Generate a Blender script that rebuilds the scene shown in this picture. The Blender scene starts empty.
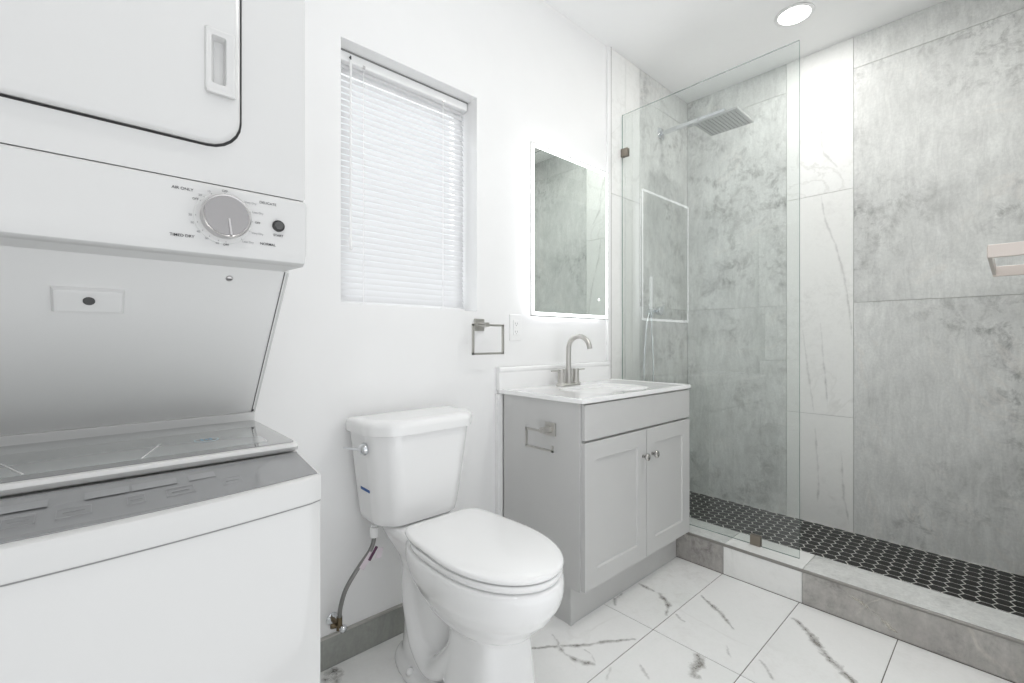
import bpy, bmesh, math, random
from mathutils import Vector, Matrix
random.seed(7)
S = bpy.context.scene
COL = S.collection
# ------------------------------------------------------------------ camera, world, exposure
cam = bpy.data.cameras.new('camera'); camo = bpy.data.objects.new('camera', cam); COL.objects.link(camo)
cam.sensor_width = 36; cam.lens = 456.0 / 1024 * 36
cam.shift_y = -2.0 / 1024
cam.clip_start = .01
camo.location = (0, -1.486, 1.055)
camo.rotation_euler = (math.radians(90), 0, math.radians(-42.36))
S.camera = camo
W = bpy.data.worlds.new('world'); S.world = W; W.use_nodes = True
W.node_tree.nodes['Background'].inputs[0].default_value = (.96, .98, 1, 1)
# world fill through the widened front opening, made brighter below to lift the ceiling
_nt = W.node_tree; _g = _nt.nodes.new('ShaderNodeTexCoord'); _s = _nt.nodes.new('ShaderNodeSeparateXYZ'); _m = _nt.nodes.new('ShaderNodeMapRange')
_m.inputs[1].default_value = -.35; _m.inputs[2].default_value = .15; _m.inputs[3].default_value = 1.6; _m.inputs[4].default_value = .93
_nt.links.new(_g.outputs['Generated'], _s.inputs[0]); _nt.links.new(_s.outputs[2], _m.inputs[0]); _nt.links.new(_m.outputs[0], _nt.nodes['Background'].inputs[1])
S.view_settings.view_transform = 'Standard'; S.view_settings.look = 'None'
S.view_settings.gamma = 1; S.view_settings.use_curve_mapping = False
S.view_settings.exposure = 0.08
S.cycles.use_denoising = True
S.cycles.max_bounces = 14; S.cycles.transparent_max_bounces = 24; S.cycles.diffuse_bounces = 8
LAMP_POWER = 3.9
sun = bpy.data.lights.new('daylight', 'SUN'); sun.energy = 8; sun.angle = math.radians(50); sun.color = (.97, .985, 1)
suno = bpy.data.objects.new('daylight', sun); COL.objects.link(suno); suno.rotation_euler = (math.radians(-62), 0, math.radians(8))
CEIL = 2.65
# ------------------------------------------------------------------ node helpers
def newmat(name):
    m = bpy.data.materials.new(name); m.use_nodes = True
    nt = m.node_tree; b = nt.nodes['Principled BSDF']
    return m, nt, b
def N(nt, t, **kw):
    n = nt.nodes.new(t)
    for k, v in kw.items():
        if k.startswith('i_'):
            key = k[2:]; key = int(key) if key.isdigit() else key
            n.inputs[key].default_value = v
        else: setattr(n, k, v)
    return n
def L(nt, a, b): nt.links.new(a, b)
def c4(c): return (c[0], c[1], c[2], 1)
def srgb(r, g, b):
    f = lambda v: (v/255/12.92) if v/255 <= .04045 else ((v/255+.055)/1.055)**2.4
    return (f(r), f(g), f(b))
def coords(nt):
    return N(nt, 'ShaderNodeTexCoord').outputs['Object']
def ramp(nt, fac, stops):
    r = N(nt, 'ShaderNodeValToRGB'); L(nt, fac, r.inputs[0])
    els = r.color_ramp.elements
    while len(els) < len(stops): els.new(.5)
    for e, (p, c) in zip(els, stops): e.position = p; e.color = c4(c) if len(c) == 3 else c
    return r.outputs[0]
def plain(name, col, rough=.4, metal=0, var=.02, scale=6, bump=0, coat=0, trans=0, bscale=200):
    m, nt, b = newmat(name)
    co = coords(nt)
    n = N(nt, 'ShaderNodeTexNoise', i_Scale=scale, i_Detail=4.0); L(nt, co, n.inputs['Vector'])
    lo = tuple(max(0, c*(1-var)) for c in col); hi = tuple(min(1, c*(1+var)) for c in col)
    L(nt, ramp(nt, n.outputs['Fac'], [(.3, lo), (.7, hi)]), b.inputs['Base Color'])
    b.inputs['Roughness'].default_value = rough; b.inputs['Metallic'].default_value = metal
    b.inputs['Coat Weight'].default_value = coat; b.inputs['Coat Roughness'].default_value = .03
    b.inputs['Transmission Weight'].default_value = trans
    if bump:
        n2 = N(nt, 'ShaderNodeTexNoise', i_Scale=float(bscale), i_Detail=3.0); L(nt, co, n2.inputs['Vector'])
        bp = N(nt, 'ShaderNodeBump', i_Strength=bump, i_Distance=.001); L(nt, n2.outputs['Fac'], bp.inputs['Height'])
        L(nt, bp.outputs[0], b.inputs['Normal'])
    return m
def emit(name, col, s):
    m, nt, b = newmat(name); nt.nodes.remove(b)
    e = N(nt, 'ShaderNodeEmission', i_Color=c4(col), i_Strength=s)
    L(nt, e.outputs[0], nt.nodes['Material Output'].inputs[0]); return m
def seeded(nt):
    co = coords(nt)
    at = N(nt, 'ShaderNodeAttribute', attribute_name='seed')
    ad = N(nt, 'ShaderNodeVectorMath', operation='ADD'); L(nt, co, ad.inputs[0]); L(nt, at.outputs['Vector'], ad.inputs[1])
    return ad.outputs[0]
def mixc(nt, fac, a, b, mode='MIX'):
    m = N(nt, 'ShaderNodeMix', data_type='RGBA', blend_type=mode)
    if isinstance(fac, float): m.inputs[0].default_value = fac
    else: L(nt, fac, m.inputs[0])
    for s, v in ((6, a), (7, b)):
        if isinstance(v, tuple): m.inputs[s].default_value = c4(v)
        else: L(nt, v, m.inputs[s])
    return m.outputs[2]
def math_(nt, op, a, b=None, clamp=False):
    m = N(nt, 'ShaderNodeMath', operation=op, use_clamp=clamp)
    for i, v in enumerate((a, b)):
        if v is None: continue
        if isinstance(v, (int, float)): m.inputs[i].default_value = v
        else: L(nt, v, m.inputs[i])
    return m.outputs[0]
def stone(name, lo, mid, hi, vein, dark, rough, veinamt=.35, blotch=1.6, grain=.06, n2s=26.0):
    """cement or marble look tile: cloudy noise, speckled dark patches, thin wandering veins"""
    m, nt, b = newmat(name); co = seeded(nt)
    n1 = N(nt, 'ShaderNodeTexNoise', i_Scale=blotch, i_Detail=9.0, i_Roughness=.62, i_Distortion=.3); L(nt, co, n1.inputs['Vector'])
    base = ramp(nt, n1.outputs['Fac'], [(.32, lo), (.5, mid), (.68, hi)])
    n2 = N(nt, 'ShaderNodeTexNoise', i_Scale=n2s, i_Detail=12.0, i_Roughness=.74, i_Distortion=.4); L(nt, co, n2.inputs['Vector'])
    n3 = N(nt, 'ShaderNodeTexNoise', i_Scale=2.3, i_Detail=3.0, i_Distortion=.6); L(nt, co, n3.inputs['Vector'])
    zone = N(nt, 'ShaderNodeMapRange', i_1=.42, i_2=.66); L(nt, n3.outputs['Fac'], zone.inputs[0])
    sp = N(nt, 'ShaderNodeMapRange', i_1=.48, i_2=.66); L(nt, n2.outputs['Fac'], sp.inputs[0])
    pf = math_(nt, 'MULTIPLY', zone.outputs[0], sp.outputs[0]); pf = math_(nt, 'MULTIPLY', pf, veinamt*1.6, True)
    base = mixc(nt, pf, base, dark)
    n4 = N(nt, 'ShaderNodeTexNoise', i_Scale=1.1, i_Detail=6.0, i_Roughness=.55, i_Distortion=1.2); L(nt, co, n4.inputs['Vector'])
    d = math_(nt, 'ABSOLUTE', math_(nt, 'SUBTRACT', n4.outputs['Fac'], .5))
    vr = N(nt, 'ShaderNodeMapRange', i_1=.0, i_2=.012, i_3=1.0, i_4=0.0); L(nt, d, vr.inputs[0])
    msk = N(nt, 'ShaderNodeMapRange', i_1=.45, i_2=.6); L(nt, n1.outputs['Fac'], msk.inputs[0])
    vf = math_(nt, 'MULTIPLY', vr.outputs[0], msk.outputs[0]); vf = math_(nt, 'MULTIPLY', vf, veinamt, True)
    base = mixc(nt, vf, base, vein)
    n5 = N(nt, 'ShaderNodeTexNoise', i_Scale=90.0, i_Detail=4.0); L(nt, co, n5.inputs['Vector'])
    g = N(nt, 'ShaderNodeMapRange', i_1=.3, i_2=.7, i_3=1-grain, i_4=1+grain*.8); L(nt, n5.outputs['Fac'], g.inputs[0])
    gs = N(nt, 'ShaderNodeCombineColor')
    for i in range(3): L(nt, g.outputs[0], gs.inputs[i])
    base = mixc(nt, 1.0, base, gs.outputs[0], 'MULTIPLY')
    if grain > .05:   # fine scratches brushed through the glaze
        mp = N(nt, 'ShaderNodeMapping'); mp.inputs['Scale'].default_value = (9, 9, 2.2); L(nt, co, mp.inputs['Vector'])
        n6 = N(nt, 'ShaderNodeTexNoise', i_Scale=3.0, i_Detail=12.0, i_Roughness=.78, i_Distortion=.8); L(nt, mp.outputs[0], n6.inputs['Vector'])
        g6 = N(nt, 'ShaderNodeMapRange', i_1=.34, i_2=.62, i_3=.84, i_4=1.05); L(nt, n6.outputs['Fac'], g6.inputs[0])
        gc = N(nt, 'ShaderNodeCombineColor')
        for i in range(3): L(nt, g6.outputs[0], gc.inputs[i])
        base = mixc(nt, 1.0, base, gc.outputs[0], 'MULTIPLY')
    L(nt, base, b.inputs['Base Color']); b.inputs['Roughness'].default_value = rough
    return m
def metal(name, col, rough, streak=0):
    m, nt, b = newmat(name); co = coords(nt)
    n = N(nt, 'ShaderNodeTexNoise', i_Scale=60.0, i_Detail=3.0); L(nt, co, n.inputs['Vector'])
    r = N(nt, 'ShaderNodeMapRange', i_3=rough*.8, i_4=rough*1.2); L(nt, n.outputs['Fac'], r.inputs[0])
    L(nt, r.outputs[0], b.inputs['Roughness'])
    b.inputs['Base Color'].default_value = c4(col); b.inputs['Metallic'].default_value = 1
    return m
def pane(name, tint, refl=1.8):
    m, nt, b = newmat(name); nt.nodes.remove(b)
    t = N(nt, 'ShaderNodeBsdfTransparent', i_Color=c4(tint)); g = N(nt, 'ShaderNodeBsdfGlossy', i_Roughness=0.0)
    f = N(nt, 'ShaderNodeFresnel', i_IOR=1.5); geo = N(nt, 'ShaderNodeNewGeometry')
    k = math_(nt, 'MULTIPLY', f.outputs[0], math_(nt, 'SUBTRACT', 1.0, geo.outputs['Backfacing']))
    k = math_(nt, 'MULTIPLY', k, refl, True)
    mx = N(nt, 'ShaderNodeMixShader'); L(nt, k, mx.inputs[0]); L(nt, t.outputs[0], mx.inputs[1]); L(nt, g.outputs[0], mx.inputs[2])
    L(nt, mx.outputs[0], nt.nodes['Material Output'].inputs[0]); return m
M = {}
M['paint'] = plain('wall_paint', srgb(239,239,239), .55, var=.008, bump=.05, bscale=90)
M['ceil'] = plain('ceiling_paint', srgb(249,249,249), .7, var=.008)
M['floor_tile'] = stone('marble_floor_tile', srgb(237,238,236), srgb(241,241,240), srgb(243,243,242), srgb(205,203,199), srgb(215,213,209), .16, .22, 1.6, grain=.012)
M['grey_tile'] = stone('cement_look_tile', srgb(206,207,205), srgb(218,219,217), srgb(229,230,228), srgb(228,226,222), srgb(146,147,145), .38, .62, 2.6, n2s=13.0)
M['curb_tile'] = stone('curb_tile', srgb(168,164,161), srgb(180,177,173), srgb(196,194,190), srgb(222,218,208), srgb(125,122,119), .38, .62, 5.0, n2s=16.0)
M['light_tile'] = stone('pale_marble_tile', srgb(238,238,236), srgb(241,241,239), srgb(243,243,242), srgb(198,197,192), srgb(215,215,212), .03, .35, .9, grain=.012)
M['grout'] = plain('grout', srgb(200,200,197), .85)
M['floor_grout'] = plain('floor_grout', srgb(112,108,102), .85)
M['white_grout'] = plain('white_grout', srgb(225,225,220), .8)
M['base_tile'] = stone('baseboard_tile', srgb(150,152,147), srgb(160,162,157), srgb(168,170,165), srgb(180,180,175), srgb(135,136,132), .35, .2, 3)
M['black_tile'] = plain('black_mosaic_tile', srgb(27,28,27), .45, var=.25, scale=14)
M['appliance'] = plain('appliance_enamel', srgb(209,209,208), .18, var=.004, coat=.4)
M['appliance_pl'] = plain('appliance_plastic', srgb(209,209,208), .3, var=.004)
M['appliance_grey'] = plain('sloped_panel_paint', srgb(224,224,223), .32, var=.01)
M['seam'] = plain('seam_grey', srgb(140,140,140), .7)
M['knob_face'] = plain('knob_face_grey', srgb(165,163,163), .22, .6)
M['gap'] = plain('dark_gap', srgb(84,84,84), .8)
M['console'] = plain('console_glass', srgb(136,137,138), .12, var=.01, coat=.5)
M['lid_glass'] = plain('lid_glass', srgb(132,133,133), .06, var=.01, coat=.8)
M['lid_window'] = plain('lid_window', srgb(172,175,174), .10, var=.01, coat=.8)
M['sticker'] = plain('sticker_film', srgb(178,196,204), .4)
M['sticker_print'] = plain('sticker_print', srgb(96,140,165), .4)
M['console_mark'] = plain('console_mark', srgb(146,147,148), .15, coat=.5)
M['console_mark2'] = plain('console_mark_dark', srgb(120,121,122), .2)
M['ink'] = plain('printed_ink', srgb(70,70,72), .6)
M['ink2'] = plain('printed_ink_light', srgb(150,150,152), .6)
M['silver'] = metal('silver_knob', srgb(205,203,203), .33)
M['nickel'] = metal('brushed_nickel', srgb(198,196,192), .3)
M['knob_metal'] = metal('satin_knob_metal', srgb(190,188,185), .16)
M['head_metal'] = metal('shower_head_metal', srgb(196,197,197), .3)
M['clamp_metal'] = metal('clamp_metal', srgb(150,142,132), .35)
M['curb_trim'] = plain('curb_edge_trim', srgb(150,147,143), .35, .5)
M['bar_metal'] = metal('towel_bar_metal', srgb(216,207,200), .3)
M['chrome'] = metal('chrome', srgb(225,227,230), .07)
M['steel_hose'] = metal('braided_hose', srgb(150,150,148), .42)
M['brass'] = metal('tarnished_brass', srgb(120,108,88), .45)
M['porcelain'] = plain('porcelain', srgb(240,240,240), .08, var=.004, coat=.6)
M['seat_pl'] = plain('seat_plastic', srgb(241,241,241), .16, var=.004, coat=.5)
M['cabinet'] = plain('grey_cabinet_paint', srgb(199,199,198), .42, var=.01)
M['counter'] = plain('cultured_marble', srgb(243,243,243), .12, var=.006, coat=.5)
M['white_pl'] = plain('white_plastic', srgb(240,240,240), .35)
M['blue'] = plain('blue_sticker', srgb(30,84,150), .5)
M['tag'] = plain('paper_tag', srgb(225,215,222), .7)
M['tag2'] = plain('purple_print', srgb(95,60,85), .7)
M['lamp'] = emit('lamp_diffuser', (1, .99, .96), 14)
M['led'] = emit('led_strip', (.97, .985, 1), 4)
M['ledback'] = emit('led_backlight', (.95, .975, 1), 6.5)
M['glass'] = pane('shower_glass', (.965, .982, .975), 2.7)
M['wglass'] = pane('window_glass', (.98, .99, .99), 1.2)
M['gedge'] = plain('glass_edge', srgb(120,150,142), .1, trans=.5)
m, nt, b = newmat('mirror_silver'); b.inputs['Metallic'].default_value = 1; b.inputs['Roughness'].default_value = .0
b.inputs['Base Color'].default_value = c4(srgb(232,236,233)); M['mirror'] = m
# translucent blind slat
m, nt, b = newmat('blind_slat'); nt.nodes.remove(b)
d = N(nt, 'ShaderNodeBsdfDiffuse', i_Color=(.76,.76,.765,1)); t = N(nt, 'ShaderNodeBsdfTranslucent', i_Color=(.84,.84,.85,1)); mx = N(nt, 'ShaderNodeMixShader', i_0=.22)
L(nt, d.outputs[0], mx.inputs[1]); L(nt, t.outputs[0], mx.inputs[2]); L(nt, mx.outputs[0], nt.nodes['Material Output'].inputs[0]); M['slat'] = m
# vein ribbons inlaid in the glaze
for vk, vcol in (('vein', srgb(158,154,148)), ('vein_light', srgb(222,217,206))):
  m, nt, b = newmat('tile_'+vk); co = coords(nt)
  uv = N(nt, 'ShaderNodeAttribute', attribute_name='across')
  n = N(nt, 'ShaderNodeTexNoise', i_Scale=24.0, i_Detail=6.0, i_Roughness=.6); L(nt, co, n.inputs['Vector'])
  n2 = N(nt, 'ShaderNodeTexNoise', i_Scale=160.0, i_Detail=3.0); L(nt, co, n2.inputs['Vector'])
  a = math_(nt, 'ABSOLUTE', uv.outputs['Fac'])
  lim = math_(nt, 'MULTIPLY_ADD', n.outputs['Fac'], 2.4); nt.nodes[-1].inputs[2].default_value = -.62
  e = math_(nt, 'SUBTRACT', lim, a); e = math_(nt, 'MULTIPLY', e, 1.2, True)
  e = math_(nt, 'MULTIPLY', e, math_(nt, 'MULTIPLY_ADD', n2.outputs['Fac'], 1.0), True); nt.nodes[-2].inputs[2].default_value = .25
  e = math_(nt, 'MULTIPLY', e, N(nt, 'ShaderNodeAttribute', attribute_name='strength').outputs['Fac'], True)
  L(nt, e, b.inputs['Alpha']); b.inputs['Base Color'].default_value = c4(vcol); b.inputs['Roughness'].default_value = .2
  M[vk] = m
# ------------------------------------------------------------------ mesh helpers
class MB:
    def __init__(s):
        s.bm = bmesh.new(); s.mats = []; s.smooth = False
        s.seed = s.bm.verts.layers.float_vector.new('seed')
        s.acr = s.bm.verts.layers.float.new('across'); s.stg = s.bm.verts.layers.float.new('strength')
    def mi(s, m):
        if m not in s.mats: s.mats.append(m)
        return s.mats.index(m)
    def take(s, other, m, sm=False, seed=(0,0,0)):
        i = s.mi(m); vm = {}
        for v in other.verts:
            nv = s.bm.verts.new(v.co); nv[s.seed] = seed; vm[v] = nv
        for f in other.faces:
            try: nf = s.bm.faces.new([vm[v] for v in f.verts])
            except ValueError: continue
            nf.material_index = i; nf.smooth = sm
        other.free()
    def box(s, a, b, m, bev=0, seg=2, seed=(0,0,0), rot=None, pivot=None):
        t = bmesh.new(); bmesh.ops.create_cube(t, size=1)
        lo = [min(a[i], b[i]) for i in range(3)]; hi = [max(a[i], b[i]) for i in range(3)]
        for v in t.verts:
            v.co = Vector([(lo[i]+hi[i])/2 + v.co[i]*(hi[i]-lo[i]) for i in range(3)])
        if bev: bmesh.ops.bevel(t, geom=list(t.edges), offset=bev, segments=seg, profile=.5, affect='EDGES', clamp_overlap=True)
        if rot is not None: bmesh.ops.rotate(t, verts=t.verts, cent=pivot or Vector([(lo[i]+hi[i])/2 for i in range(3)]), matrix=rot)
        s.take(t, m, bool(bev), seed)
    def loft(s, rings, m, cap=(True, True), sm=True, seed=(0,0,0)):
        t = bmesh.new(); R = [[t.verts.new(p) for p in r] for r in rings]; n = len(R[0])
        for a, b in zip(R[:-1], R[1:]):
            for i in range(n): t.faces.new((a[i], a[(i+1) % n], b[(i+1) % n], b[i]))
        if cap[0]: t.faces.new(R[0][::-1])
        if cap[1]: t.faces.new(R[-1])
        bmesh.ops.recalc_face_normals(t, faces=t.faces)
        s.take(t, m, sm, seed)
    def lathe(s, prof, c, ax, m, n=32, cap=(True, True)):
        """prof: list of (radius, distance along ax)"""
        ax = Vector(ax).normalized(); u = ax.orthogonal().normalized(); w = ax.cross(u); c = Vector(c)
        rings = [[c + ax*h + (u*math.cos(2*math.pi*i/n) + w*math.sin(2*math.pi*i/n))*max(r, 1e-5) for i in range(n)] for r, h in prof]
        s.loft(rings, m, cap)
    def cyl(s, a, b, r, m, n=24, bev=.0):
        a = Vector(a); b = Vector(b); h = (b-a).length
        p = [(r, 0), (r, h)] if not bev else [(r-bev, 0), (r, bev), (r, h-bev), (r-bev, h)]
        s.lathe(p, a, b-a, m, n)
    def tube(s, pts, r, m, n=12, k=8, closed=False):
        P = [Vector(p) for p in pts]
        if k > 1 and len(P) > 2:
            Q = []
            for i in range(len(P)-1):
                p0 = P[max(i-1, 0)]; p1 = P[i]; p2 = P[i+1]; p3 = P[min(i+2, len(P)-1)]
                for j in range(k):
                    t = j/k; Q.append(.5*((2*p1)+(-p0+p2)*t+(2*p0-5*p1+4*p2-p3)*t*t+(-p0+3*p1-3*p2+p3)*t**3))
            Q.append(P[-1]); P = Q
        rings = []; u = None
        for i, p in enumerate(P):
            d = (P[min(i+1, len(P)-1)] - P[max(i-1, 0)]).normalized()
            u = d.orthogonal().normalized() if u is None else (u - d*u.dot(d)).normalized()
            w = d.cross(u); rr = r(i/(len(P)-1)) if callable(r) else r
            rings.append([p + (u*math.cos(2*math.pi*j/n)+w*math.sin(2*math.pi*j/n))*rr for j in range(n)])
        s.loft(rings, m)
    def sq(s, pts, w, h, m, up=(0,0,1), bev=.0008):
        """square bar segments through pts"""
        for a, b in zip(pts[:-1], pts[1:]):
            a = Vector(a); b = Vector(b); d = (b-a).normalized(); u = Vector(up)
            if abs(u.dot(d)) > .9: u = Vector((0,1,0)) if abs(d.y) < .9 else Vector((1,0,0))
            x = d.cross(u).normalized(); y = x.cross(d)
            a2 = a - d*w/2; b2 = b + d*w/2
            r = [[q + x*sx*w/2 + y*sy*h/2 for sx, sy in ((-1,-1),(1,-1),(1,1),(-1,1))] for q in (a2, b2)]
            s.loft(r, m, sm=False)
    def quad(s, pts, m, seed=(0,0,0)):
        i = s.mi(m); vs = [s.bm.verts.new(p) for p in pts]
        for v in vs: v[s.seed] = seed
        f = s.bm.faces.new(vs); f.material_index = i; return vs
    def build(s, name, parent=None, autos=None):
        me = bpy.data.meshes.new(name)
        off = parent_off(parent) if parent else None
        if off:
            for v in s.bm.verts: v.co -= off
        anysm = any(f.smooth for f in s.bm.faces)
        s.bm.to_mesh(me); s.bm.free()
        for m in s.mats: me.materials.append(m)
        o = bpy.data.objects.new(name, me); COL.objects.link(o)
        if parent: o.parent = parent
        if anysm and name != 'bowl':
            w = o.modifiers.new('weighted', 'WEIGHTED_NORMAL'); w.mode = 'FACE_AREA'; w.weight = 90; w.keep_sharp = True
        if autos is not None:
            me.shade_auto_smooth(angle=autos) if hasattr(me, 'shade_auto_smooth') else None
            try: me.set_sharp_from_angle(angle=autos)
            except Exception: pass
        return o
def parent_off(p):
    v = Vector((0,0,0))
    while p: v += p.location; p = p.parent
    return v
def thing(name, loc, label, cat, group=None):
    o = bpy.data.objects.new(name, None); COL.objects.link(o); o.location = loc; o.empty_display_size = .05
    return tag(o, label, cat, group)
def tag(o, label=None, cat=None, group=None, kind=None):
    if label: o['label'] = label
    if cat: o['category'] = cat
    if group: o['group'] = group
    if kind: o['kind'] = kind
    return o
def lab(o, t): o['label'] = t; return o
def text_into(mb, txt, size, origin, right, up, m, depth=.0002):
    cu = bpy.data.curves.new('t', 'FONT'); cu.body = txt; cu.size = size; cu.align_x = 'CENTER'; cu.align_y = 'CENTER'
    cu.extrude = 0; cu.offset = size*.012
    ob = bpy.data.objects.new('t', cu); COL.objects.link(ob)
    dg = bpy.context.evaluated_depsgraph_get(); me = bpy.data.meshes.new_from_object(ob.evaluated_get(dg))
    R = Vector(right).normalized(); U = Vector(up).normalized(); O = Vector(origin); nrm = R.cross(U)
    t = bmesh.new(); t.from_mesh(me)
    for v in t.verts: v.co = O + R*v.co.x + U*v.co.y + nrm*depth
    mb.take(t, m)
    bpy.data.objects.remove(ob); bpy.data.curves.remove(cu); bpy.data.meshes.remove(me)
def superel(cx, cy, hx, hy, z, n=48, p=2.0):
    r = []
    for i in range(n):
        a = 2*math.pi*i/n; c, s = math.cos(a), math.sin(a)
        r.append((cx + hx*math.copysign(abs(c)**(2/p), c), cy + hy*math.copysign(abs(s)**(2/p), s), z))
    return r
def rrect(x0, x1, z0, z1, r, n=6):
    """rounded rectangle outline as (x, z) points, counter clockwise"""
    pts = []
    for cx, cz, a0 in ((x1-r, z1-r, 0), (x0+r, z1-r, 90), (x0+r, z0+r, 180), (x1-r, z0+r, 270)):
        for i in range(n+1):
            a = math.radians(a0 + 90*i/n); pts.append((cx + r*math.cos(a), cz + r*math.sin(a)))
    return pts

def ribbon(b, pts, w, st, z=.0004, wob=.003, axis='z', x=0, mat=None):
    P = [Vector((p[0], p[1], 0)) for p in pts]; Q = []
    for i in range(len(P)-1):
        for k in range(6):
            t = k/6; q = P[i].lerp(P[i+1], t) + Vector((random.uniform(-1, 1), random.uniform(-1, 1), 0))*wob*.5; Q.append(q)
    Q.append(P[-1]); n = len(Q); L_, R_, i0 = [], [], b.mi(mat or M['vein'])
    rows = []
    for i, q in enumerate(Q):
        d = (Q[min(i+1, n-1)]-Q[max(i-1, 0)]).normalized(); nn = Vector((-d.y, d.x, 0)); t = i/(n-1)
        ww = w*(.35+.65*math.sin(math.pi*min(1, max(0, .12+.76*t))))
        row = []
        for s in (-1, 0, 1):
            p = q + nn*ww*s
            v = b.bm.verts.new((p.x, p.y, z) if axis == 'z' else (x, p.x, p.y)); v[b.acr] = s; v[b.stg] = st*(1 if 0 < i < n-1 else .1); row.append(v)
        rows.append(row)
    for a, c in zip(rows[:-1], rows[1:]):
        for k in range(2):
            f = b.bm.faces.new((a[k], a[k+1], c[k+1], c[k])); f.material_index = i0
VSTRIP = [[(-0.715,2.387),(-0.777,2.226),(-0.786,2.080),(-0.855,1.978)],
  [(-0.777,1.851),(-0.796,1.704),(-0.846,1.560),(-0.881,1.394),(-0.903,1.233),(-0.916,1.063)],
  [(-0.688,1.114),(-0.720,0.828),(-0.744,0.652)],
  [(-0.772,1.168),(-0.786,0.975),(-0.809,0.676)],
  [(-0.748,0.580),(-0.767,0.251),(-0.758,0.160)],
  [(-0.868,0.463),(-0.881,0.209),(-0.903,0.071)]]
# ================================================================== THE SETTING
SX = 2.96          # far shower wall
# window wall (y = 0), with the window opening
wx0, wx1, wz0, wz1 = .594, 1.159, 1.171, 2.051
WT = .15
b = MB()
for a0, a1, z0, z1 in ((-.45, wx0, 0, CEIL), (wx1, SX+.1, 0, CEIL), (wx0, wx1, 0, wz0), (wx0, wx1, wz1, CEIL)):
    b.box((a0, 0, z0), (a1, WT, z1), M['paint'])
wall_back = tag(b.build('wall_back'), kind='structure')
b = MB(); b.box((SX, -1.63, 0), (SX+.1, 0, CEIL), M['paint']); wall_right = tag(b.build('wall_right'), kind='structure')
b = MB(); b.box((-.55, -1.63, 0), (-.45, WT, CEIL), M['paint']); tag(b.build('wall_left'), kind='structure')
b = MB(); b.box((1.46, -1.63, 0), (SX, -1.53, CEIL), M['paint']); b.box((-.45, -1.63, 2.45), (1.46, -1.53, CEIL), M['paint'])  # opening widened so more fill light reaches the vanity and shower
wall_front = tag(b.build('wall_front'), kind='structure')
b = MB(); b.box((-.55, -1.63, CEIL), (SX+.1, WT, CEIL+.1), M['ceil']); tag(b.build('ceiling'), kind='structure')
# tile cladding inside the shower -------------------------------------------
def tilefield(b, plane, rects, t=.009, gap=.0018):
    for (u0, u1, z0, z1, m) in rects:
        sd = (random.uniform(-20, 20), random.uniform(-20, 20), random.uniform(-20, 20))
        g = gap/2
        if plane == 'y': b.box((u0+g, -t, z0+g), (u1-g, -.0015, z1-g), m, .0006, 1, sd)
        elif plane == 'x': b.box((SX-t, u0+g, z0+g), (SX-.0015, u1-g, z1-g), m, .0006, 1, sd)
        else: b.box((u0+g, -1.53+.0015, z0+g), (u1-g, -1.53+t, z1-g), m, .0006, 1, sd)
G, LT = M['grey_tile'], M['light_tile']
b = MB(); b.box((2.076, -.002, 0.0), (SX, 0, CEIL), M['grout'])
tilefield(b, 'y', [(2.076, 2.215, 0, .642, LT), (2.076, 2.215, .642, 1.855, LT), (2.076, 2.215, 1.855, CEIL, LT),
    (2.215, 2.365, 0, .642, LT), (2.215, 2.365, .642, 1.855, LT), (2.215, 2.365, 1.855, CEIL, LT),
    (2.365, 2.951, .03, 1.25, G), (2.365, 2.951, 1.25, 2.482, G), (2.365, 2.951, 2.482, CEIL, G)])
o = b.build('tile_cladding', wall_back)
b = MB(); b.box((SX-.002, -1.53, 0.0), (SX, 0, CEIL), M['grout'])
R = []
for y0, y1, m in ((-.606, -.009, G), (-1.53, -.923, G)):
    R += [(y0, y1, .03, 1.25, m), (y0, y1, 1.25, 2.482, m), (y0, y1, 2.482, CEIL, m)]
R += [(-.923, -.606, .03, .642, LT), (-.923, -.606, .642, 1.855, LT), (-.923, -.606, 1.855, CEIL, LT)]
tilefield(b, 'x', R)
for vp in VSTRIP: ribbon(b, vp, .012, .28, axis='x', x=SX-.0096)
b.build('tile_cladding', wall_right)
b = MB(); b.box((2.076, -1.53, 0.0), (SX, -1.528, CEIL), M['grout'])
tilefield(b, 'f', [(2.076, 2.365, 0, 1.25, G), (2.076, 2.365, 1.25, 2.482, G), (2.076, 2.365, 2.482, CEIL, G), (2.365, 2.951, .03, 1.25, G), (2.365, 2.951, 1.25, 2.482, G), (2.365, 2.951, 2.482, CEIL, G)])
b.build('tile_cladding', wall_front)
# white edge trim where tile meets paint; grey strip paints the tile edge's shadow
b = MB(); b.box((2.046, -.013, .842), (2.0755, .0, CEIL), M['white_pl'], .002); b.box((2.0722, -.0135, .842), (2.0762, -.010, CEIL), M['curb_trim']); tag(b.build('trim_1'), kind='structure')
# white filler strip between the vanity and the wall
b = MB(); b.box((1.256, -.02, 0), (1.284, 0, .823), M['white_pl'], .002); tag(b.build('trim_2'), kind='structure')
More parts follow.
